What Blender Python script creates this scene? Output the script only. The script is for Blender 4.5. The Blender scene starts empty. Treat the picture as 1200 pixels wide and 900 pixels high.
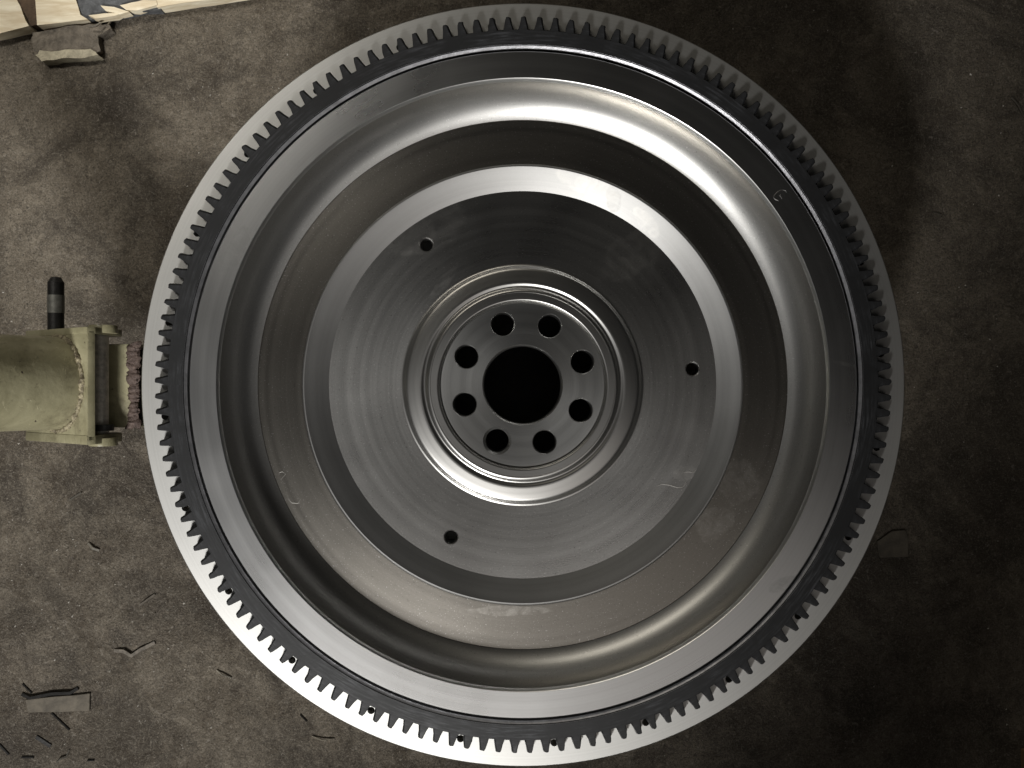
import bpy, bmesh, math, random
from mathutils import Vector, Matrix, noise
random.seed(7)
PI = math.pi
scene = bpy.context.scene
COL = scene.collection

# ------------------------------------------------------------------ measures
S = 0.000544            # metres per photo pixel on the machined face of the wheel
ZF = 0.220              # machined face above the floor
D = 0.580               # camera above the machined face
ZC = ZF + D
CX, CY = 613.0, 451.0   # wheel axis in the photograph (1200 x 900)
def W(px, py, z=0.0):
    """photo pixel -> point at height z (straight-down camera)"""
    k = S * (ZC - z) / D
    return Vector(((px - 600) * k, (450 - py) * k, z))
def RR(px, z):
    """apparent radius in pixels -> radius in metres at wheel height z (0 = machined face)"""
    return px * S * (D - z) / D

# ------------------------------------------------------------------ camera
cam_d = bpy.data.cameras.new('camera')
cam = bpy.data.objects.new('camera', cam_d); COL.objects.link(cam)
cam.location = (0, 0, ZC); cam.rotation_euler = (0, 0, 0)
cam_d.sensor_width = 36.0
cam_d.lens = 36.0 * D / (1200 * S)
cam_d.clip_start = 0.01; cam_d.clip_end = 50
scene.camera = cam

# ------------------------------------------------------------------ world and lamps
world = bpy.data.worlds.new('World'); scene.world = world; world.use_nodes = True
bg = world.node_tree.nodes['Background']
bg.inputs[0].default_value = (1.0, 0.98, 0.95, 1); bg.inputs[1].default_value = 0.007

def area(name, loc, target, sx, sy, watts, colour, roll=0.0):
    d = bpy.data.lights.new(name, 'AREA'); d.shape = 'RECTANGLE'; d.size = sx; d.size_y = sy
    d.energy = watts; d.color = colour
    o = bpy.data.objects.new(name, d); COL.objects.link(o)
    o.location = loc
    q = (Vector(target) - Vector(loc)).to_track_quat('-Z', 'Y')
    o.rotation_euler = (q.to_matrix() @ Matrix.Rotation(roll, 3, 'Z')).to_euler()
    return o
def spot(name, loc, target, watts, half, blend, radius, colour):
    d = bpy.data.lights.new(name, 'SPOT'); d.energy = watts; d.spot_size = math.radians(2*half); d.spot_blend = blend
    d.shadow_soft_size = radius; d.color = colour
    o = bpy.data.objects.new(name, d); COL.objects.link(o); o.location = loc
    o.rotation_euler = (Vector(target) - Vector(loc)).to_track_quat('-Z', 'Y').to_euler()
    return o
spot('work_lamp', (-0.55, -1.28, 1.55), (-0.37, 0.14, 0.10), 170, 20.5, 0.55, 0.17, (1.0, 0.985, 0.96))
spot('floor_fill_spot', (-0.72, 0.78, 1.5), (-0.54, 0.40, 0.0), 58, 21, 0.85, 0.12, (1.0, 0.96, 0.89))  # added spot: brightens the upper-left floor, beam kept off the wheel
area('ceiling_tube_light', (-0.75, 1.7, 1.6), (0.0, 0.0, 0.2), 1.3, 0.08, 6.0, (1.0, 0.93, 0.80), 0.2)
area('ceiling_fill_light', (0.25, -1.15, 2.3), (0, 0, 0.2), 1.8, 1.2, 3.0, (1.0, 0.93, 0.87))  # added area light standing in for the unseen ceiling mirrored in the steel

# ------------------------------------------------------------------ exposure
scene.view_settings.view_transform = 'Standard'; scene.view_settings.look = 'None'
scene.view_settings.exposure = 0.0; scene.view_settings.gamma = 1.0
scene.render.engine = 'CYCLES'
scene.cycles.max_bounces = 8
scene.cycles.use_denoising = True

# ------------------------------------------------------------------ helpers
def tag(o, label=None, cat=None, group=None, kind=None):
    for k, v in (('label', label), ('category', cat), ('group', group), ('kind', kind)):
        if v: o[k] = v
    return o
def empty(name, loc, label, cat, group=None):
    o = bpy.data.objects.new(name, None); COL.objects.link(o); o.location = loc
    return tag(o, label, cat, group)
def link_mesh(name, me, mat, parent=None, sharp=32):
    if mat: me.materials.append(mat)
    me.update()
    if sharp is not None:
        me.shade_smooth(); me.set_sharp_from_angle(angle=math.radians(sharp))
    o = bpy.data.objects.new(name, me); COL.objects.link(o)
    if parent: o.parent = parent
    return o
def from_bm(name, bm, mat, parent=None, sharp=32, recalc=True):
    if recalc: bmesh.ops.recalc_face_normals(bm, faces=bm.faces)
    me = bpy.data.meshes.new(name); bm.to_mesh(me); bm.free()
    return link_mesh(name, me, mat, parent, sharp)

def lathe(bm, prof, n=360, closed=True):
    rings = []
    for r, z in prof:
        rings.append([bm.verts.new((r*math.cos(2*PI*i/n), r*math.sin(2*PI*i/n), z)) for i in range(n)])
    m = len(rings)
    for a in range(m if closed else m-1):
        A, B = rings[a], rings[(a+1) % m]
        for i in range(n):
            j = (i+1) % n
            bm.faces.new((A[i], A[j], B[j], B[i]))
def circ(bm, cx, cy, r, z, n):
    return [bm.verts.new((cx+r*math.cos(2*PI*i/n), cy+r*math.sin(2*PI*i/n), z)) for i in range(n)]
def bridge(bm, A, B):
    n = len(A)
    for i in range(n):
        j = (i+1) % n
        bm.faces.new((A[i], A[j], B[j], B[i]))
def loop_edges(bm, A):
    return [bm.edges.get((A[i], A[(i+1) % len(A)])) or bm.edges.new((A[i], A[(i+1) % len(A)])) for i in range(len(A))]
def holed_plate(bm, ro, ri, holes, zt, zb, n=360, ch=0.0006):
    """ring plate with round holes (x, y, r, chamfer)"""
    caps_t, caps_b = [], []
    for r, sgn in ((ro, -1), (ri, 1)):
        e = ch*sgn
        a = circ(bm, 0, 0, r+e, zt, n); b = circ(bm, 0, 0, r, zt-ch, n); c = circ(bm, 0, 0, r, zb, n)
        bridge(bm, a, b); bridge(bm, b, c); caps_t.append(a); caps_b.append(c)
    for x, y, r, c_ in holes:
        a = circ(bm, x, y, r+c_, zt, 32); b = circ(bm, x, y, r, zt-c_, 32); c = circ(bm, x, y, r, zb, 32)
        bridge(bm, a, b); bridge(bm, b, c); caps_t.append(a); caps_b.append(c)
    for caps in (caps_t, caps_b):
        ed = [e for L in caps for e in loop_edges(bm, L)]
        bmesh.ops.triangle_fill(bm, use_beauty=True, use_dissolve=False, edges=ed, normal=(0, 0, 1))
def box(bm, c, size, rot=None):
    r = bmesh.ops.create_cube(bm, size=1.0)
    M = Matrix.Translation(c) @ (rot.to_4x4() if rot else Matrix.Identity(4)) @ Matrix.Diagonal((*size, 1))
    bmesh.ops.transform(bm, matrix=M, verts=r['verts'])
    return r['verts']
def cyl(bm, a, b, r0, r1=None, n=32, caps=True):
    a, b = Vector(a), Vector(b); r1 = r0 if r1 is None else r1
    q = (b-a).to_track_quat('Z', 'Y')
    A = [bm.verts.new(a + q @ Vector((r0*math.cos(2*PI*i/n), r0*math.sin(2*PI*i/n), 0))) for i in range(n)]
    B = [bm.verts.new(b + q @ Vector((r1*math.cos(2*PI*i/n), r1*math.sin(2*PI*i/n), 0))) for i in range(n)]
    bridge(bm, A, B)
    if caps: bm.faces.new(A[::-1]); bm.faces.new(B)
    return A, B
def bev(bm, w, seg=2):
    bmesh.ops.bevel(bm, geom=[e for e in bm.edges if e.calc_length() > w*2.2], offset=w, segments=seg, affect='EDGES', profile=0.6, clamp_overlap=True)
def prism(bm, pts, z0, z1):
    A = [bm.verts.new((p[0], p[1], z0)) for p in pts]; B = [bm.verts.new((p[0], p[1], z1)) for p in pts]
    bridge(bm, A, B); bm.faces.new(A[::-1]); bm.faces.new(B)
def tube_path(bm, pts, r, n=6, taper=True):
    pts = [Vector(p) for p in pts]; rings = []
    for i, p in enumerate(pts):
        t = (pts[min(i+1, len(pts)-1)] - pts[max(i-1, 0)]).normalized()
        q = t.to_track_quat('Z', 'Y')
        f = r*(0.45 if taper and i in (0, len(pts)-1) else 1.0)
        rings.append([bm.verts.new(p + q @ Vector((f*math.cos(2*PI*k/n), f*math.sin(2*PI*k/n), 0))) for k in range(n)])
    for A, B in zip(rings, rings[1:]): bridge(bm, A, B)
    bm.faces.new(rings[0][::-1]); bm.faces.new(rings[-1])

def weld_run(bm, pts, r, seed, n=14):
    """a fused weld: one lumpy, rippled run along pts"""
    pts = [Vector(p) for p in pts]; rings = []
    for i, p in enumerate(pts):
        t = (pts[min(i+1, len(pts)-1)] - pts[max(i-1, 0)]).normalized(); q = t.to_track_quat('Z', 'Y')
        w = r*(0.85 + 0.10*math.sin(i*1.3) + 0.55*noise.noise(Vector((i*0.13, seed, 0))))
        if i in (0, len(pts)-1): w *= 0.3
        ring = []
        for k in range(n):
            v = q @ Vector((math.cos(2*PI*k/n), math.sin(2*PI*k/n), 0))
            c = p + v*w; ring.append(bm.verts.new(c + v*(noise.noise(c*420)*r*0.5 + noise.noise(c*1100)*r*0.25)))
        rings.append(ring)
    for A, B in zip(rings, rings[1:]): bridge(bm, A, B)
    bm.faces.new(rings[0][::-1]); bm.faces.new(rings[-1])

# ------------------------------------------------------------------ materials
class NT:
    def __init__(s, name):
        s.m = bpy.data.materials.new(name); s.m.use_nodes = True
        s.t = s.m.node_tree; s.b = s.t.nodes['Principled BSDF']
        s.co = s.t.nodes.new('ShaderNodeTexCoord').outputs['Object']
    def n(s, typ, **kw):
        x = s.t.nodes.new(typ)
        for k, v in kw.items(): setattr(x, k, v)
        return x
    def l(s, a, b): s.t.links.new(a, b)
    def noise(s, scale, detail=4, rough=0.55, dist=0.0, co=None):
        x = s.n('ShaderNodeTexNoise'); s.l(co or s.co, x.inputs['Vector'])
        x.inputs['Scale'].default_value = scale; x.inputs['Detail'].default_value = detail
        x.inputs['Roughness'].default_value = rough; x.inputs['Distortion'].default_value = dist
        return x.outputs['Fac']
    def ramp(s, fac, stops):
        x = s.n('ShaderNodeValToRGB'); s.l(fac, x.inputs[0]); e = x.color_ramp.elements
        while len(e) < len(stops): e.new(0.5)
        for el, (p, c) in zip(e, stops):
            el.position = p; el.color = (*c, 1) if isinstance(c, tuple) else (c, c, c, 1)
        return x.outputs[0]
    def math(s, op, a, b=None, c=None):
        x = s.n('ShaderNodeMath', operation=op)
        for i, v in enumerate((a, b, c)):
            if v is None: continue
            if isinstance(v, (int, float)): x.inputs[i].default_value = v
            else: s.l(v, x.inputs[i])
        return x.outputs[0]
    def mix(s, fac, a, b, mode='MIX'):
        x = s.n('ShaderNodeMix', data_type='RGBA', blend_type=mode)
        for i, v in ((0, fac), (6, a), (7, b)):
            if isinstance(v, (int, float)): x.inputs[i].default_value = v
            elif isinstance(v, tuple): x.inputs[i].default_value = (*v, 1)
            else: s.l(v, x.inputs[i])
        return x.outputs[2]
    def radius(s):
        x = s.n('ShaderNodeSeparateXYZ'); s.l(s.co, x.inputs[0])
        a = s.math('MULTIPLY', x.outputs[0], x.outputs[0]); b = s.math('MULTIPLY', x.outputs[1], x.outputs[1])
        return s.math('SQRT', s.math('ADD', a, b)), x
    def bump(s, h, strength, dist):
        x = s.n('ShaderNodeBump'); s.l(h, x.inputs['Height'])
        x.inputs['Strength'].default_value = strength; x.inputs['Distance'].default_value = dist
        s.l(x.outputs[0], s.b.inputs['Normal'])
    def set(s, **kw):
        for k, v in kw.items():
            i = s.b.inputs[k.replace('_', ' ')]
            if isinstance(v, (int, float)): i.default_value = v
            elif isinstance(v, tuple): i.default_value = (*v, 1)
            else: s.l(v, i)

def steel(name, base, rough, aniso=0.0, grain=0.0, rings=0.0, smudge=0.10, spec=0.06, stains_glints=()):
    """machined steel: turning rings about the axis, blast grain, oily smudges, stains (px, py, half width, half height, turn, tint)"""
    m = NT(name)
    r, sep = m.radius()
    cmb = m.n('ShaderNodeCombineXYZ'); m.l(r, cmb.inputs[0])
    ringn = m.noise(2600, 3, 0.7, co=cmb.outputs[0])
    broad = m.noise(160, 2, 0.5, co=cmb.outputs[0])
    tool = m.noise(900, 3, 0.6, co=cmb.outputs[0])
    sm = m.ramp(m.noise(11, 2, 0.5, 0.8), [(0.30, 0.0), (0.72, 1.0)])
    fine = m.noise(2100, 2, 0.6)
    sp = m.ramp(m.noise(1000, 1, 0.5), [(0.66, 0.0), (0.78, 1.0)])
    dk = m.ramp(m.noise(700, 2, 0.6), [(0.26, 1.0), (0.36, 0.0)])
    col = m.mix(m.math('MULTIPLY', fine, grain*0.6), base, tuple(min(1, c*1.9) for c in base))
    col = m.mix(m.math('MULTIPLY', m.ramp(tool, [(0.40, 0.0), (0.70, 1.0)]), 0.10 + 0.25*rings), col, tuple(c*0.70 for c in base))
    col = m.mix(m.math('MULTIPLY', sm, smudge*0.7), col, tuple(c*0.72 for c in base))
    col = m.mix(m.math('MULTIPLY', sp, spec), col, (0.95, 0.94, 0.92))  # pale specks put the sparkle of the blasted steel into its colour
    col = m.mix(m.math('MULTIPLY', dk, spec), col, (0.05, 0.045, 0.04))
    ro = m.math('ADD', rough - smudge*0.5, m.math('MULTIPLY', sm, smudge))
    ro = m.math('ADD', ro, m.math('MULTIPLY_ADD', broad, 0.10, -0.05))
    if stains_glints:
        wob = m.noise(70, 3, 0.6)
        for px, py, rx, ry, tu, tint in stains_glints:
            mp = m.n('ShaderNodeMapping', vector_type='TEXTURE'); m.l(m.co, mp.inputs[0])
            k = S*(D+0.027)/D
            mp.inputs['Location'].default_value = ((px-CX)*k, (CY-py)*k, -0.02)
            mp.inputs['Rotation'].default_value = (0, 0, math.radians(tu)); mp.inputs['Scale'].default_value = (rx*k, ry*k, 1)
            ln = m.n('ShaderNodeVectorMath', operation='LENGTH'); m.l(mp.outputs[0], ln.inputs[0])
            dd = m.math('ADD', ln.outputs['Value'], m.math('MULTIPLY_ADD', wob, 1.3, -0.65))
            ms = m.ramp(dd, [(0.0, 0.75), (0.55, 0.55), (0.85, 0.62), (1.0, 0.0)])
            ms = m.math('MULTIPLY', ms, m.ramp(m.noise(110, 6, 0.75, 1.0), [(0.36, 0.0), (0.62, 1.0)]))
            col = m.mix(m.math('MULTIPLY', ms, 0.38), col, tint)
            ro = m.math('ADD', ro, m.math('MULTIPLY', ms, 0.05))
    m.set(Base_Color=col, Metallic=1.0)
    m.set(Roughness=ro)
    if aniso:
        tn = m.n('ShaderNodeTangent', direction_type='RADIAL', axis='Z')
        m.l(tn.outputs[0], m.b.inputs['Tangent']); m.set(Anisotropic=aniso)
    h = m.math('ADD', m.math('MULTIPLY', ringn, rings), m.math('MULTIPLY', fine, grain))
    m.bump(h, 0.5, 0.00006)
    return m.m
LT = (0.62, 0.60, 0.56); DKS = (0.10, 0.095, 0.085)
M_flange = steel('ground_steel_rim', (0.46, 0.457, 0.44), 0.49, 0.2, 0.25, 0.4, 0.05)
M_face = steel('turned_steel_face', (0.48, 0.48, 0.475), 0.29, 0.25, 0.12, 0.7, 0.05, 0.03,
               ((908, 672, 22, 7, 20, DKS), (975, 428, 22, 2, -12, LT), (290, 300, 30, 12, 60, DKS), (452, 782, 34, 10, -28, DKS)))
M_dish = steel('blasted_steel_dish', (0.38, 0.377, 0.366), 0.37, 0.0, 0.9, 0.2, 0.03, 0.35,
               ((510, 772, 40, 3, -8, LT), (640, 776, 36, 3, 2, LT), (325, 615, 26, 4, -62, LT)))  # thin light streaks: lamp glints in the lower groove painted into the colour
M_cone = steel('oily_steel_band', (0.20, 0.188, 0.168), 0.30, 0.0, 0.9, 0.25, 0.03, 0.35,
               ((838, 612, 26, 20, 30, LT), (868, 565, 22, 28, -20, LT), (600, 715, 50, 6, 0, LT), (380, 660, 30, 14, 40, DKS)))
M_band = steel('turned_steel_band', (0.37, 0.368, 0.36), 0.38, 0.0, 0.3, 0.5, 0.04, 0.06,
               ((690, 218, 40, 12, -25, LT), (760, 262, 24, 9, -45, LT), (720, 235, 9, 16, 20, DKS)))
M_web = steel('blasted_steel_web', (0.34, 0.336, 0.325), 0.30, 0.35, 0.9, 0.5, 0.05, 0.45,
              ((498, 268, 62, 26, 20, LT), (520, 330, 6, 30, -40, LT), (805, 555, 14, 9, 20, LT), (725, 570, 12, 3, 40, DKS), (740, 300, 44, 26, 40, LT)))
M_hub = steel('polished_steel_hub', (0.42, 0.415, 0.40), 0.31, 0.2, 0.2, 0.0, 0.03, 0.02)
M_bolt = steel('turned_steel_bolt_face', (0.38, 0.38, 0.37), 0.32, 0.3, 0.4, 0.8, 0.03, 0.06)

def gear_mat():
    m = NT('black_oxide_gear')
    r, sep = m.radius()
    cmb = m.n('ShaderNodeCombineXYZ'); m.l(r, cmb.inputs[0])
    ang = m.math('ARCTAN2', sep.outputs[1], sep.outputs[0]); m.l(m.math('MULTIPLY', ang, 0.02), cmb.inputs[1])
    st = m.ramp(m.noise(700, 4, 0.6, co=cmb.outputs[0]), [(0.45, 0.0), (0.75, 1.0)])
    big = m.ramp(m.noise(30, 5, 0.65), [(0.42, 0.0), (0.66, 1.0)])
    col = m.mix(m.math('MULTIPLY', st, big), (0.009, 0.0093, 0.0100), (0.060, 0.062, 0.068))
    m.set(Base_Color=col, Metallic=0.0, Specular_IOR_Level=0.35, Roughness=m.math('MULTIPLY_ADD', st, -0.12, 0.58))
    m.bump(m.noise(900, 4, 0.7), 0.35, 0.0002)
    return m.m
M_gear = gear_mat()
def plain(name, col, rough=0.5, metal=0.0, var=0.0, scale=60, bump=0.0, bscale=400, bdist=0.0005):
    m = NT(name)
    if var:
        f = m.ramp(m.noise(scale, 5, 0.65), [(0.3, 0.0), (0.7, 1.0)])
        m.set(Base_Color=m.mix(f, tuple(c*(1-var) for c in col), tuple(min(1, c*(1+var)) for c in col)))
    else: m.set(Base_Color=col)
    m.set(Metallic=metal, Roughness=rough)
    if bump: m.bump(m.noise(bscale, 4, 0.6), bump, bdist)
    return m.m
M_bright = plain('bright_edge_steel', (0.75, 0.75, 0.73), 0.3, 1.0)
M_scratch = plain('dull_scratch_steel', (0.30, 0.29, 0.27), 0.5, 0.5)
M_chamfer = plain('grey_chamfer_steel', (0.42, 0.42, 0.44), 0.40, 0.9, 0.3, 120, 0.3, 900)

def paint_mat():
    m = NT('olive_cream_paint')
    a = m.ramp(m.noise(18, 5, 0.6, 0.8), [(0.35, 0.0), (0.68, 1.0)])
    b = m.ramp(m.noise(120, 4, 0.7), [(0.60, 0.0), (0.72, 1.0)])
    col = m.mix(a, (0.185, 0.170, 0.100), (0.36, 0.335, 0.215))
    col = m.mix(m.math('MULTIPLY', b, 0.5), col, (0.07, 0.055, 0.03))
    mp = m.n('ShaderNodeMapping'); m.l(m.co, mp.inputs[0]); mp.inputs['Scale'].default_value = (6, 1, 1); mp.inputs['Rotation'].default_value = (0, 0, 0.5)
    sc = m.ramp(m.noise(70, 5, 0.7, 0.6, mp.outputs[0]), [(0.62, 0.0), (0.68, 1.0)])
    col = m.mix(m.math('MULTIPLY', sc, 0.6), col, (0.50, 0.46, 0.31))
    gr = m.ramp(m.noise(30, 8, 0.75, 0.5), [(0.52, 0.0), (0.66, 1.0)])
    col = m.mix(m.math('MULTIPLY', gr, 0.55), col, (0.085, 0.070, 0.038))
    ch = m.ramp(m.noise(210, 3, 0.6), [(0.72, 0.0), (0.75, 1.0)])
    col = m.mix(ch, col, (0.05, 0.038, 0.028))
    m.set(Base_Color=col, Roughness=m.math('MULTIPLY_ADD', gr, 0.22, 0.34))
    m.bump(m.math('SUBTRACT', m.noise(90, 5, 0.6), m.math('MULTIPLY', ch, 0.6)), 0.45, 0.0014)
    return m.m
M_paint = paint_mat()
def weld_mat(name, c0, c1):
    m = NT(name)
    f = m.ramp(m.noise(260, 5, 0.7), [(0.35, 0.0), (0.65, 1.0)])
    m.set(Base_Color=m.mix(f, c0, c1), Roughness=0.6, Metallic=0.2)
    m.bump(m.noise(420, 4, 0.7), 0.9, 0.0012)
    return m.m
M_weld = weld_mat('chipped_weld', (0.05, 0.035, 0.02), (0.42, 0.37, 0.24))
M_rust = weld_mat('rusty_weld', (0.040, 0.025, 0.020), (0.13, 0.092, 0.076))
M_pin = plain('worn_pin_steel', (0.50, 0.47, 0.42), 0.5, 0.3, 0.35, 260, 0.6, 500)
M_dark = plain('black_steel', (0.022, 0.021, 0.020), 0.45, 0.3, 0.3, 200, 0.4, 500)
M_deck = plain('dark_deck_paint', (0.03, 0.03, 0.028), 0.7, 0.0, 0.3, 30)

def floor_mat():
    m = NT('dirty_concrete')
    big = m.ramp(m.noise(4.0, 8, 0.66, 0.5), [(0.36, 0.0), (0.64, 1.0)])
    mid = m.ramp(m.noise(26, 12, 0.74, 0.7), [(0.40, 0.0), (0.60, 1.0)])
    blot = m.ramp(m.noise(13, 12, 0.76, 0.3), [(0.47, 0.0), (0.62, 1.0)])
    fin = m.ramp(m.noise(170, 8, 0.78, 1.5), [(0.36, 0.0), (0.62, 1.0)])
    pit = m.ramp(m.noise(120, 5, 0.7, 2.5), [(0.27, 1.0), (0.33, 0.0)])
    wht = m.ramp(m.noise(330, 3, 0.6), [(0.73, 0.0), (0.78, 1.0)])
    col = m.mix(big, (0.072, 0.056, 0.039), (0.175, 0.147, 0.110))
    col = m.mix(m.math('MULTIPLY', mid, 0.65), col, (0.270, 0.232, 0.178))
    col = m.mix(m.math('MULTIPLY', blot, 0.85), col, (0.034, 0.026, 0.018))
    oil = m.ramp(m.noise(7, 10, 0.7, 0.8), [(0.52, 0.0), (0.60, 1.0)])
    col = m.mix(m.math('MULTIPLY', oil, 0.65), col, (0.040, 0.031, 0.022))
    col = m.mix(m.math('MULTIPLY', m.math('SUBTRACT', 1.0, fin), 0.6), col, (0.036, 0.028, 0.020))
    swl = m.ramp(m.noise(60, 4, 0.6, 3.5), [(0.47, 0.0), (0.50, 1.0), (0.53, 0.0)])
    col = m.mix(m.math('MULTIPLY', swl, 0.30), col, (0.30, 0.27, 0.22))
    spk = m.ramp(m.noise(480, 2, 0.5, 0.6), [(0.30, 1.0), (0.40, 0.0)])
    col = m.mix(m.math('MULTIPLY', spk, 0.7), col, (0.030, 0.024, 0.018))
    lsp = m.ramp(m.noise(260, 3, 0.6, 1.0), [(0.60, 0.0), (0.72, 1.0)])
    col = m.mix(m.math('MULTIPLY', lsp, 0.45), col, (0.36, 0.325, 0.275))
    col = m.mix(m.math('MULTIPLY', pit, 0.85), col, (0.018, 0.014, 0.010))
    col = m.mix(m.math('MULTIPLY', wht, 0.5), col, (0.50, 0.47, 0.41))
    gri = m.noise(650, 3, 0.7)
    col = m.mix(m.ramp(gri, [(0.30, 0.75), (0.48, 0.0)]), col, (0.022, 0.017, 0.012))
    col = m.mix(m.ramp(gri, [(0.58, 0.0), (0.72, 0.6)]), col, (0.34, 0.30, 0.24))
    m.set(Base_Color=col, Roughness=m.math('MULTIPLY_ADD', mid, 0.25, 0.50))
    h = m.math('ADD', m.math('MULTIPLY_ADD', gri, 0.5, m.math('MULTIPLY', fin, 0.7)), m.math('ADD', mid, m.math('MULTIPLY', pit, -1.0)))
    m.bump(h, 0.70, 0.0018)
    return m.m
M_floor = floor_mat()
def wood_mat():
    m = NT('pale_pine')
    mp = m.n('ShaderNodeMapping'); m.l(m.co, mp.inputs[0]); mp.inputs['Scale'].default_value = (1.0, 7.0, 7.0)
    mp.inputs['Rotation'].default_value = (0, 0, -0.15)
    g = m.ramp(m.noise(26, 6, 0.6, 0.5, mp.outputs[0]), [(0.35, 0.0), (0.65, 1.0)])
    m.set(Base_Color=m.mix(g, (0.60, 0.50, 0.34), (0.82, 0.75, 0.58)), Roughness=0.7)
    m.bump(g, 0.3, 0.0006)
    return m.m
M_wood = wood_mat()
M_bark = plain('dark_bark', (0.075, 0.048, 0.028), 0.85, 0, 0.5, 90, 0.9, 220, 0.002)
M_slate = plain('blue_grey_stone', (0.085, 0.088, 0.092), 0.8, 0, 0.45, 160, 0.8, 300, 0.002)
M_rubble = plain('dusty_rubble', (0.15, 0.129, 0.103), 0.9, 0, 0.50, 120, 1.0, 260, 0.003)
M_plaster = plain('pale_plaster_crust', (0.42, 0.38, 0.28), 0.9, 0, 0.3, 160, 0.9, 300, 0.002)
M_fleck = plain('pale_flecks', (0.62, 0.59, 0.53), 0.5, 0.0)
M_chip = plain('dirty_steel_swarf', (0.17, 0.15, 0.125), 0.5, 0.2, 0.5, 300)
M_chipl = plain('bright_steel_swarf', (0.55, 0.52, 0.46), 0.35, 0.9, 0.2, 300)
M_slab = plain('dirty_scrap', (0.092, 0.079, 0.060), 0.8, 0, 0.4, 120, 0.6, 400)
M_card = plain('brown_card', (0.22, 0.14, 0.07), 0.8, 0, 0.2, 60)

# ------------------------------------------------------------------ the floor
bm = bmesh.new()
bmesh.ops.create_grid(bm, x_segments=8, y_segments=8, size=3.0)
floor = tag(from_bm('floor', bm, M_floor, None, None), kind='structure')

# ------------------------------------------------------------------ the flywheel
DISH_B = -0.045                                  # underside of the wheel, below the machined face
ZFL = -0.0095                                     # top of the toothed rim's flange
base = W(CX, CY, ZF)
fly = empty('flywheel', (base.x, base.y, ZF + DISH_B),
            'large round machined steel flywheel with a black toothed ring gear, lying flat', 'flywheel')
OZ = -DISH_B                                     # parts are built with 0 at the machined face, lifted to the empty
def part(name, bm, mat, parent=fly, sharp=32):
    o = from_bm(name, bm, mat, parent, sharp)
    if parent is fly: o.location = (0, 0, OZ)
    return o
def Wl(px, py, z):
    """photo pixel -> wheel-local point at wheel height z"""
    p = W(px, py, ZF + z); return Vector((p.x - base.x, p.y - base.y, z))

# outer flange with its ring of small holes
bm = bmesh.new()
holes = []
for k in range(24):
    a = math.radians(5 + 15*k); r = RR(421, ZFL)
    holes.append((r*math.cos(a), r*math.sin(a), 0.0023, 0.0001))
holed_plate(bm, RR(447.5, ZFL), RR(380, ZFL), holes, ZFL, -0.042, 360, 0.0006)
part('outer_flange', bm, M_flange)

# machined face ring
bm = bmesh.new()
ro, ri = RR(391.2, 0), RR(359.6, 0)
lathe(bm, [(ro-0.0005, 0), (ri+0.0002, 0), (RR(355.6, -0.0022), -0.0022), (RR(355.6, -0.0022), -0.043), (ro, -0.043), (ro, -0.0005)])
face_ring = part('machined_face_ring', bm, M_face, fly, 20)
bm = bmesh.new()      # bright broken edge on the inside of the face
lathe(bm, [(ri+0.0002, 0.00005), (ri-0.0004, -0.0004), (RR(355.4, -0.0022), -0.00225), (RR(355.4, -0.0022)+0.0006, -0.0024), (ri+0.0004, -0.0004)])
part('inner_edge_chamfer', bm, M_bright, face_ring)

# dished groove, cone and band
rw = RR(355.6, -0.0022)
prof = [(rw+0.0005, -0.0022), (rw, -0.0028)]
gz = -0.0255; r1 = RR(310.5, gz); th0 = math.radians(21)
th1 = 2*math.atan2(-0.0028-gz, rw-r1) - th0
rho = (rw-r1)/(math.sin(th1)-math.sin(th0))
for k in range(48, -1, -1):
    t = th0 + (th1-th0)*k/48
    prof.append((r1 + rho*(math.sin(t)-math.sin(th0)), gz + rho*(math.cos(th0)-math.cos(t))))
WEBZ = -0.0302
prof += [(RR(309.6, gz), gz-0.004), (RR(309.6, gz), DISH_B), (rw+0.0005, DISH_B)]
bm = bmesh.new(); lathe(bm, prof)
part('dished_groove', bm, M_dish, fly, 3.2)
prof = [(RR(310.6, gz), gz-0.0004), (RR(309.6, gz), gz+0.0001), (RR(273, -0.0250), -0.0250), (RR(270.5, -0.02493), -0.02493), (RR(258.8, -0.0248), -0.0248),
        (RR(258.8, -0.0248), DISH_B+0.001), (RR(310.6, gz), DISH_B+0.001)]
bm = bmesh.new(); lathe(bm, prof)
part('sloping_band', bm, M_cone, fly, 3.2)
prof = [(RR(258.9, -0.0248), -0.0250), (RR(257.4, -0.0242), -0.0242), (RR(256.0, -0.0242), -0.0242),
        (RR(227, WEBZ), WEBZ+0.0001), (RR(226.5, WEBZ), WEBZ-0.003), (RR(224, WEBZ), DISH_B), (RR(258.9, -0.0248), DISH_B)]
bm = bmesh.new(); lathe(bm, prof)
part('bevelled_band', bm, M_band, fly, 3.2)

# flat web with three small holes
bm = bmesh.new()
holes = []
for px, py in ((499.5, 287), (811.5, 432.5), (528.5, 629.5)):
    p = Wl(px, py, WEBZ); holes.append((p.x, p.y, RR(7.4, WEBZ), 0.0008))
holed_plate(bm, RR(227, WEBZ), RR(132, WEBZ), holes, WEBZ, DISH_B+0.001, 360, 0.0)
bmesh.ops.remove_doubles(bm, verts=bm.verts, dist=1e-6)
web = part('flat_web', bm, M_web, fly, 20)

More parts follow.
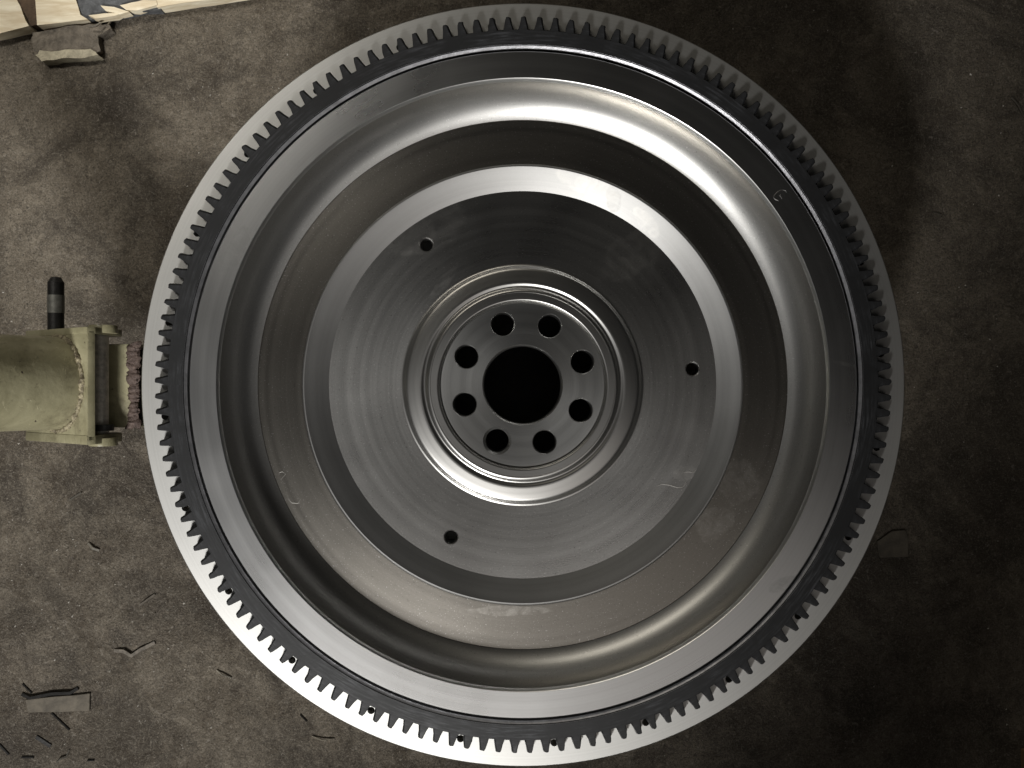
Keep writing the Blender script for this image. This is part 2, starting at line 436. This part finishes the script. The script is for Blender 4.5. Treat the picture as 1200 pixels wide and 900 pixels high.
# raised hub
def hp(px, z): return (RR(px, z), z)
hub = [(142, 0), (140.6, .0001), (139.4, .0005), (138.2, .0013), (137.0, .0020), (135.6, .0025), (133.5, .0028), (128, .0033), (122, .0039), (119.6, .0041), (118.0, .0039),
       (116.4, .0033), (114.6, .0032), (113.4, .0036), (112.4, .0042), (110.6, .0049), (109.4, .0051), (108.6, .0051), (108.1, .0047), (107.5, .0047), (101, .0048), (99.8, .0048),
       (98.8, .0044), (97.4, .0030), (97.0, .0012)]
prof = [hp(p, WEBZ+z) for p, z in hub] + [(RR(97, WEBZ), DISH_B+0.002), (RR(142, WEBZ), DISH_B+0.002)]
bm = bmesh.new(); lathe(bm, prof)
part('hub_boss', bm, M_hub, fly, 40)
HZ = WEBZ + 0.0026
bm = bmesh.new()
holes = []
for i, (px, py) in enumerate(((589, 380), (644, 382), (682.5, 424), (680.5, 481), (638, 518), (582.5, 516.5), (544.5, 474), (546.5, 418))):
    p = Wl(px, py, HZ)
    holes.append((p.x, p.y, RR(13.6, HZ), 0.0017 if i == 5 else 0.0005))
holed_plate(bm, RR(97.2, HZ), RR(45.8, HZ), holes, HZ, DISH_B, 180, 0.0009)
part('bolt_face', bm, M_bolt, fly, 20)

# ring gear: body with inner chamfer, and its teeth
GZ = -0.0012                                     # top of the ring gear
NT_ = 145
bm = bmesh.new()
rg_i, rg_c, rg_r = RR(392.6, GZ-0.003), RR(398.6, GZ), RR(417.0, GZ)
lathe(bm, [(rg_c, GZ), (rg_r-0.0006, GZ), (rg_r, GZ-0.0006), (rg_r, ZFL), (rg_i, ZFL), (rg_i, GZ-0.0030), (rg_i+0.0001, GZ-0.0028)], 435)
gear = part('ring_gear', bm, M_gear, fly, 25)
bm = bmesh.new()
lathe(bm, [(rg_c+0.0002, GZ+0.00004), (rg_i+0.0002, GZ-0.0020), (rg_i+0.0002, GZ-0.0030), (rg_c+0.0002, GZ-0.0009)], 435)
part('inner_chamfer', bm, M_chamfer, gear)
def tooth_mesh(seed):
    rnd = random.Random(seed)
    bm = bmesh.new()
    rt = RR(432.3, GZ); r0 = rg_r - 0.0012
    def outline(dl, dr, dt):
        # half widths in metres at root .. tip, y = tangential
        pts = []
        for f, w in ((0.0, 0.00385), (0.16, 0.00335), (0.5, 0.00262), (0.85, 0.00202), (0.97, 0.00165)):
            pts.append((r0 + (rt-dt-r0)*f, w))
        pts.append((rt-dt, 0.00120))
        L = [(x, -w+dl) for x, w in pts]; R_ = [(x, w-dr) for x, w in pts]
        return L + R_[::-1]
    j = rnd.uniform(-0.00008, 0.00008)
    lv = [(ZFL+0.0002, (0, 0, 0)), (GZ-0.0022, (0, 0, 0)), (GZ-0.0004, (0.00085+j, 0.0002, 0.0002)), (GZ-0.0001, (0.0012+j, 0.0005, 0.0006))]
    rings = []
    nick = [rnd.gauss(0, 0.00012) for _ in range(12)]; dep = [rnd.gauss(0, 0.00010) for _ in range(12)]
    for z, (a, b, c) in lv:
        rings.append([bm.verts.new((x + dep[i], y + nick[i] + rnd.gauss(0, 0.00004), z)) for i, (x, y) in enumerate(outline(a, b, c))])
    for A, B in zip(rings, rings[1:]): bridge(bm, A, B)
    bm.faces.new(rings[0][::-1]); bm.faces.new(rings[-1])
    bmesh.ops.recalc_face_normals(bm, faces=bm.faces)
    me = bpy.data.meshes.new('tooth'); bm.to_mesh(me); bm.free()
    me.materials.append(M_gear); me.shade_smooth(); me.set_sharp_from_angle(angle=math.radians(28))
    return me
tooth_meshes = [tooth_mesh(i) for i in range(16)]
PH = math.atan2(451-27, 614.1-613)              # one tooth stands at this angle
for k in range(NT_):
    o = bpy.data.objects.new('tooth', tooth_meshes[random.randrange(16)]); COL.objects.link(o)
    o.parent = gear; o.rotation_euler = (0, 0, PH + 2*PI*k/NT_ + random.uniform(-0.0006, 0.0006))

# hand-scratched marks
def scratch(name, strokes, zf, r, mat, parent, off=0.00008):
    bm = bmesh.new()
    for st in strokes:
        pts = []
        for x, y in st:
            z = zf(x, y) if callable(zf) else zf
            pts.append(Wl(x, y, z) + Vector((0, 0, off)))
        tube_path(bm, pts, r, 5)
    return part(name, bm, mat, parent, 60)
g = lambda *p: [(850+x/7.5, 180+y/7.5) for x, y in p]
scratch('scratched_letter', [g((540, 342), (528, 324), (508, 317), (482, 321), (452, 340), (428, 368), (425, 388), (440, 404), (466, 413)),
                             g((478, 362), (487, 378), (497, 398)), g((470, 372), (484, 366))], 0.0, 0.00022, M_bright, face_ring)
def cone_z(x, y):
    r = math.hypot(x-CX, y-CY); return -0.0250 + (r-273)/(309.5-273)*(-0.0004)
g = lambda *p: [(220+x/3, 480+y/3) for x, y in p]
o = scratch('scratched_mark', [g((322, 222), (332, 218), (345, 226), (328, 246), (340, 262)), g((352, 300), (354, 314), (366, 328), (388, 330), (396, 316), (378, 300))],
            cone_z, 0.00016, M_scratch, fly)
g = lambda *p: [(620+x/3, 480+y/3) for x, y in p]
scratch('grease_squiggle', [g((448, 268), (468, 262), (492, 265), (520, 274), (540, 272), (552, 258), (544, 244)), g((542, 222), (560, 218), (576, 222), (588, 210))],
        WEBZ, 0.00028, M_scratch, web)

# ------------------------------------------------------------------ the cart the wheel lies on, with its hinged handle
cart = empty('hand_cart', (base.x, base.y, 0), 'low cart under the flywheel with olive cream painted tube handle on a hinge', 'cart')
def cpart(name, bm, mat, parent=cart, sharp=35):
    for v in bm.verts: v.co -= Vector((base.x, base.y, 0))
    return from_bm(name, bm, mat, parent, sharp)
DT = ZF + DISH_B
bm = bmesh.new(); box(bm, (base.x, base.y, 0.064), (0.26, 0.26, 0.006)); bev(bm, 0.002); cpart('hole_blackout_plate', bm, M_dark)  # added dark plate under the bore and bolt holes so they look black
bm = bmesh.new()
box(bm, (base.x-0.145, base.y, DT-0.022), (0.03, 0.26, 0.024)); bev(bm, 0.003)
cpart('cross_beam', bm, M_deck)
for sy in (-1, 1):
    bm = bmesh.new(); box(bm, (base.x, base.y+sy*0.11, DT-0.012), (0.32, 0.05, 0.0242)); bev(bm, 0.003)
    cpart('rail', bm, M_deck)
for sx in (-1, 1):
    for sy in (-1, 1):
        bm = bmesh.new(); x, y = base.x+sx*0.11, base.y+sy*0.11
        cyl(bm, (x, y, 0.06), (x, y, DT-0.02), 0.014, n=20); cpart('leg', bm, M_dark)
        bm = bmesh.new(); cyl(bm, (x, y-0.012, 0.033), (x, y+0.012, 0.033), 0.033, n=28); bev(bm, 0.003); cpart('caster_wheel', bm, M_dark)
# lug running under the wheel
ZL = 0.128
bm = bmesh.new()
a = W(121, 403, ZL); b = W(160, 501, ZL)
box(bm, ((a.x+b.x)/2, (a.y+b.y)/2, ZL-0.010), (b.x-a.x, a.y-b.y, 0.020)); bev(bm, 0.0015)
lug = cpart('hinge_lug', bm, M_paint)
bm = bmesh.new()
box(bm, ((b.x+base.x-0.14)/2, (a.y+b.y)/2, ZL-0.020), (base.x-0.14-b.x+0.02, a.y-b.y-0.006, 0.03)); cpart('drawbar', bm, M_dark)
bm = bmesh.new()
weld_run(bm, [W(156.5 + 2*noise.noise(Vector((k*0.2, 5, 0))), 401+101*k/89, ZL+0.0002) for k in range(90)], 0.0046, 2.5)
for v in bm.verts: v.co.z = ZL + (v.co.z - ZL)*0.42
cpart('rusty_weld_bead', bm, M_rust, lug, 60)
# handle bracket: a U whose web is square to the leaning tube, ears reaching down to the pin
til = math.radians(54)
ax = Vector((-math.cos(til), 0, math.sin(til))); e1 = Vector((math.sin(til), 0, math.cos(til)))
rad = 0.0335
c0 = Vector((-0.3294, W(0, 449.5, 0.14).y, 0.140))
BR = Matrix((e1, Vector((0, 1, 0)), ax)).transposed()
y_hi, y_lo = W(0, 385, 0.14).y, W(0, 519, 0.14).y
bm = bmesh.new()
box(bm, c0 - ax*0.003 - e1*0.0035 + Vector((0, (y_hi+y_lo)/2-c0.y, 0)), (0.087, y_hi-y_lo-0.004, 0.006), BR); bev(bm, 0.0012)
brk = cpart('hinge_bracket', bm, M_paint)
pin_u, pin_w = 0.0137, 0.0249
for ya, yb in ((y_hi, y_hi-0.0050), (y_lo+0.0066, y_lo)):
    bm = bmesh.new()
    pts = [(-0.047, -0.0005), (0.040, -0.0005), (0.040, 0.006)]
    for k in range(9):
        t = math.radians(20 + 140*k/8); pts.append((pin_u + 0.0145*math.cos(t), pin_w + 0.0145*math.sin(t)))
    pts += [(-0.040, 0.010), (-0.047, 0.005)]
    A, B = [], []
    for u, w in pts:
        p = c0 + e1*u - ax*w
        A.append(bm.verts.new((p.x, ya, p.z))); B.append(bm.verts.new((p.x, yb, p.z)))
    bridge(bm, A, B); bm.faces.new(A); bm.faces.new(B[::-1]); bmesh.ops.recalc_face_normals(bm, faces=bm.faces); bev(bm, 0.0010)
    cpart('ear', bm, M_paint, brk)
ZP = 0.138
bm = bmesh.new()
p, q = W(117.5, 395, ZP), W(117.5, 505, ZP)
A, B = cyl(bm, W(117.5, 381, ZP), W(117.5, 522, ZP), 0.0058, n=24)
pin = cpart('hinge_pin', bm, M_pin)
for y, w in ((386, 1), (517.5, 1)):
    bm = bmesh.new(); c = W(121, y, ZP+0.004)
    cyl(bm, c+Vector((0, -0.0030, 0)), c+Vector((0, 0.0030, 0)), 0.0098, n=28); bev(bm, 0.0008)
    cpart('pin_washer', bm, M_paint, pin)
bm = bmesh.new(); c = W(119, 501, ZP+0.001)
cyl(bm, c+Vector((0, -0.0022, 0)), c+Vector((0, 0.0022, 0)), 0.0085, n=28); cpart('bush', bm, M_dark, pin)
# dark bolt sticking out of the bracket
ZO = 0.128
bm = bmesh.new()
cyl(bm, W(65.5, 388, ZO), W(65.5, 331, ZO), 0.0057, n=24); cyl(bm, W(65.5, 331, ZO), W(65.5, 325, ZO), 0.0057, 0.0034, n=24)
bmesh.ops.remove_doubles(bm, verts=bm.verts, dist=1e-5)
bolt = cpart('bracket_bolt', bm, M_dark, brk)
bm = bmesh.new(); cyl(bm, W(65.5, 367, ZO), W(65.5, 346, ZO), 0.0059, n=24); cpart('bare_shank', bm, plain('dull_zinc', (0.20, 0.20, 0.18), 0.5, 0.5, 0.3, 300), bolt)
# the tube handle, rising to the left out of the frame
bm = bmesh.new()
start = c0 - ax*0.002; n = 64; rings = []
for k in range(26):
    c = start + ax*(0.25*k/25)
    q = ax.to_track_quat('Z', 'Y'); ring = []
    for i in range(n):
        v = q @ Vector((math.cos(2*PI*i/n), math.sin(2*PI*i/n), 0))
        p = c + v*rad
        p += v*(noise.noise(p*22)*0.0009 + noise.noise(p*60)*0.0003)
        ring.append(bm.verts.new(p))
    rings.append(ring)
for A, B in zip(rings, rings[1:]): bridge(bm, A, B)
bm.faces.new(rings[0][::-1]); bm.faces.new(rings[-1])
tube = cpart('tube_handle', bm, M_paint)
bm = bmesh.new()
q = ax.to_track_quat('Z', 'Y')
weld_run(bm, [c0 + (q @ Vector((math.cos(2*PI*k/260), math.sin(2*PI*k/260), 0)))*(rad+0.0004) + ax*0.0004 for k in range(261)], 0.0021, 8.1)
cpart('chipped_weld_bead', bm, M_weld, tube, 60)

# ------------------------------------------------------------------ timber and rubble at the corner
def rough_prism(bm, pts, z0, z1, jit=0.0, sub=0, seed=0, lump=0.0):
    prism(bm, pts, z0, z1)
    bmesh.ops.recalc_face_normals(bm, faces=bm.faces)
    if sub:
        bmesh.ops.triangulate(bm, faces=bm.faces)
        for _ in range(3 if sub > 4 else 2):
            lim = 0.004 if sub > 4 else 0.010
            bmesh.ops.subdivide_edges(bm, edges=[e for e in bm.edges if e.calc_length() > lim], cuts=1)
            bmesh.ops.triangulate(bm, faces=bm.faces)
        for v in bm.verts:
            d = noise.noise_vector(v.co*38 + Vector((seed, 0, 0)))*jit + noise.noise_vector(v.co*130 + Vector((seed, 3, 0)))*jit*0.6
            d += noise.noise_vector(v.co*320 + Vector((seed, 7, 0)))*lump
            if v.co.z < z0+1e-4: d.z = 0
            v.co += d
HZW = 0.014
P = lambda *pp, z=HZW: [tuple(W(x, y, z)[:2]) for x, y in pp]
tim = empty('pine_plank', W(60, -20, 0), 'pale pine plank with dark knots and a splintered edge on the floor', 'plank')
def tpart(name, bm, mat, sharp=30):
    for v in bm.verts: v.co -= tim.location
    return from_bm(name, bm, mat, tim, sharp)
bm = bmesh.new(); rough_prism(bm, P((-160, 66), (0, 39), (34, 30.5), (30, 24), (24, 8), (14, -10), (10, -90), (-160, -60)), 0.0005, HZW, 0.0006, 2, 1); tpart('plank_end', bm, M_wood)
bm = bmesh.new(); rough_prism(bm, P((43.5, 29.5), (102, 22.5), (94, 17), (89, 0), (88, -100), (36, -95), (41, 0)), 0.0005, HZW, 0.0005, 2, 2); tpart('plank_end', bm, M_wood)
bm = bmesh.new(); rough_prism(bm, P((184, 8), (245, -1), (330, -14), (330, -140), (186, -110), (183, -2)), 0.0005, HZW, 0.0006, 2, 3); tpart('plank_end', bm, M_wood)
bm = bmesh.new(); rough_prism(bm, P((10, 0), (24, 10), (33, 29), (45, 28), (43, -80), (8, -80)), 0.0005, 0.012, 0.0016, 3, 4); tpart('bark_knot', bm, M_bark)
bm = bmesh.new(); rough_prism(bm, P((85, 0), (92, 16), (104, 20), (186, 8), (190, -100), (85, -100)), 0.0005, 0.011, 0.0020, 3, 5); tpart('slate_knot', bm, M_slate)
for pts in (((118, 8), (134, 9), (152, 14.5), (141, 17.5), (124, 13)), ((104, 19), (122, 16), (142, 16), (136, 19), (112, 22)),
            ((140, 6), (168, 1), (183, 1), (184, 7), (160, 13), (148, 12))):
    bm = bmesh.new(); rough_prism(bm, P(*pts), 0.006, 0.0145, 0.0009, 2, pts[0][0]); tpart('splinter', bm, M_wood)
bm = bmesh.new()
rough_prism(bm, P((31, 36), (102, 25), (122, 23), (127, 30), (110, 38), (113, 56), (104, 60), (46, 67), (36, 58), (32, 48)), 0.0, 0.008, 0.0018, 8, 9, 0.0012)
for v in bm.verts: v.co -= W(78, 45, 0)
rub = from_bm('rubble_chunk', bm, M_rubble, None, 50); rub.location = W(78, 45, 0)
tag(rub, 'dusty grey broken chunk of rubble against the pine plank', 'rubble')
bm = bmesh.new(); rough_prism(bm, P((44, 58), (104, 55), (114, 62), (98, 64), (47, 69.5), (40, 64)), 0.0, 0.0112, 0.0016, 7, 11, 0.0012)
for v in bm.verts: v.co -= W(78, 45, 0)
from_bm('pale_crust', bm, M_plaster, rub, 50)
def shard(name, pts, w, mat, label, cat, group=None, z=0.0, tz=0.0012):
    """a bent strip of swarf or twig lying on the floor"""
    P_ = [W(x, y, 0) for x, y in pts]; o_ = P_[0].copy(); bm = bmesh.new()
    rows = []
    for i, p in enumerate(P_):
        t = (P_[min(i+1, len(P_)-1)] - P_[max(0, i-1)]).normalized(); s = Vector((-t.y, t.x, 0))*w/2
        zz = z + (0.0016 if 0 < i < len(P_)-1 else 0.0)
        rows.append([bm.verts.new(p-o_+s*a+Vector((0, 0, zz+b))) for a, b in ((-1, 0.0002), (1, 0.0002), (0.8, tz), (-0.8, tz*1.4))])
    for A, B in zip(rows, rows[1:]): bridge(bm, A, B)
    bm.faces.new(rows[0][::-1]); bm.faces.new(rows[-1])
    o = from_bm(name, bm, mat, None, 20); o.location = o_
    return tag(o, label, cat, group)
shard('bent_wire', [(113, 53), (118, 46), (126, 38), (132.5, 27)], 0.0016, M_chipl, 'thin pale bent wire beside the rubble chunk', 'wire', z=0.004)
shard('bent_wire', [(112, 38.5), (121, 38), (126, 33)], 0.0018, M_chipl, 'short pale wire end lying across the rubble corner', 'wire', z=0.012)

# ------------------------------------------------------------------ scraps on the floor
def slab(pts, th, mat, label, cat='scrap', name='flat_scrap', tilt=0.0):
    c = W(sum(p[0] for p in pts)/len(pts), sum(p[1] for p in pts)/len(pts), 0)
    bm = bmesh.new(); prism(bm, [tuple((W(x, y, 0)-c)[:2]) for x, y in pts], 0.0003, th)
    bmesh.ops.recalc_face_normals(bm, faces=bm.faces); bev(bm, 0.0004, 1)
    for v in bm.verts: v.co.z += (v.co.y)*tilt if v.co.z > 0.001 else 0
    o = from_bm(name, bm, mat, None, 30); o.location = c
    return tag(o, label, cat)
slab([(31, 819), (62, 815.5), (90, 813.5), (106.5, 811.5), (106, 832), (70, 833.5), (34, 834)], 0.0022, M_slab, 'long flat dirty scrap with a dark upper edge beside swarf chips')
slab([(1027, 634), (1044, 622), (1060, 620.5), (1063, 628), (1063.5, 652), (1030, 653), (1028, 645)], 0.0022, M_slab, 'five sided flat grey scrap beside the dark right rim of the wheel')
G1 = 'dark swarf strips around the long flat scrap'
for pts, w, m, lab in (([(26, 813), (37, 817), (62, 812), (84, 811), (92, 806)], 0.0030, M_dark, 'long wavy black swarf strip along the upper edge of the long flat scrap'),
                  ([(27, 801), (38, 812)], 0.0010, M_dark, 'thin shadow-black swarf sliver slanting off the end of the wavy strip'),
                  ([(61, 835), (82, 855)], 0.0011, M_dark, 'thin straight shadow-dark swarf needle slanting away below the long flat scrap'),
                  ([(43, 863), (60, 874)], 0.0035, M_dark, 'short wide shadow-dark swarf piece below the long flat scrap'),
                  ([(0, 872), (11, 884)], 0.0014, M_dark, 'shadow-dark swarf sliver cut by the frame edge, farthest from the wheel'),
                  ([(26, 887), (40, 887)], 0.0016, M_dark, 'small level shadow-dark swarf strip next to the bright hooked strip'),
                  ([(103, 890.5), (111, 890.5)], 0.0014, M_dark, 'tiny shadow-dark swarf crumb on the wheel side of the bright hooked strip')):
    shard('swarf_strip', pts, w, m, lab, 'swarf', G1)  # small strips wear their cast shadow as black colour; the swarf is floor-toned
shard('swarf_strip', [(67, 893), (72, 888), (79, 886), (82, 878)], 0.0013, M_chipl, 'bright hooked swarf strip on the floor below the long flat scrap', 'swarf')
shard('swarf_curl', [(134, 762), (146, 762), (155, 767.5), (165, 761), (182, 752.5)], 0.0034, M_chip, 'v shaped bent grey swarf curl on the floor', 'swarf')
shard('swarf_curl', [(164, 709), (174, 702), (182, 696)], 0.0018, M_chip, 'straight grey swarf sliver above the v shaped curl', 'swarf')
shard('swarf_curl', [(104, 636.5), (110, 642), (117, 645)], 0.0022, M_chipl, 'short bright swarf flake with dark side on the floor', 'swarf')
shard('swarf_curl', [(82, 586), (96, 577)], 0.0014, M_chipl, 'pair of thin bright scratched slivers under the hinge bracket', 'swarf')
shard('swarf_curl', [(366, 862), (378, 866), (392, 865)], 0.0008, M_chipl, 'hair thin bright swarf thread near the lower rim of the wheel', 'swarf')
shard('swarf_curl', [(352, 837), (360, 845)], 0.0009, M_dark, 'small shadow-dark splinter near the lower rim of the wheel', 'swarf')  # cast shadow put into the dark colour of this piece
shard('swarf_curl', [(254, 785), (262, 790), (272, 794)], 0.0011, M_chipl, 'pale curved swarf sliver close to the bright lower rim', 'swarf')
shard('swarf_curl', [(1185, 114), (1192, 124), (1200, 137)], 0.0011, M_chipl, 'pale straw sliver on the lighter floor beyond the shadow', 'swarf')
shard('swarf_curl', [(1094, 249), (1103, 252)], 0.0011, M_chipl, 'tiny pale sliver in the shadow beside the wheel', 'swarf')
# wooden corner at the frame edge
slab([(1195.5, 877), (1206, 874), (1230, 880), (1230, 940), (1196, 930)], 0.02, M_card, 'brown wooden block corner in the dark beyond the wheel', 'block', 'wood_block')
# dust, grit and glinting chips nobody could count
bm = bmesh.new()
rnd = random.Random(3)
def bit(p, s):
    q = Matrix.Rotation(rnd.uniform(0, 2*PI), 3, 'Z')
    vs = [bm.verts.new(Vector(p) + q @ Vector((rnd.uniform(.5, 1)*x*s, rnd.uniform(.4, 1)*y*s, z*s + 0.0001))) for x, y, z in ((-1, -.5, 0), (1, -.4, 0), (.2, .8, 0), (0.1, 0, .7))]
    for f in ((0, 1, 3), (1, 2, 3), (2, 0, 3), (2, 1, 0)): bm.faces.new([vs[i] for i in f])
for k in range(900):
    x = rnd.uniform(0, 1200); y = rnd.uniform(0, 900)
    if rnd.random() < 0.5: x, y = rnd.gauss(110, 110), rnd.gauss(720, 120)
    bit(W(x, y, 0), 0.0004 + 0.0013*rnd.random()**4)
tag(from_bm('bright_grit', bm, M_fleck, None, None), 'tiny bright steel chips scattered over the dirty floor', 'grit', kind='stuff')
bm = bmesh.new()
for k in range(1500):
    x = rnd.uniform(0, 1200); y = rnd.uniform(0, 900)
    bit(W(x, y, 0), 0.0005 + 0.0012*rnd.random()**3)
tag(from_bm('dark_grit', bm, M_chip, None, None), 'dark crumbs of dirt scattered over the floor', 'grit', kind='stuff')
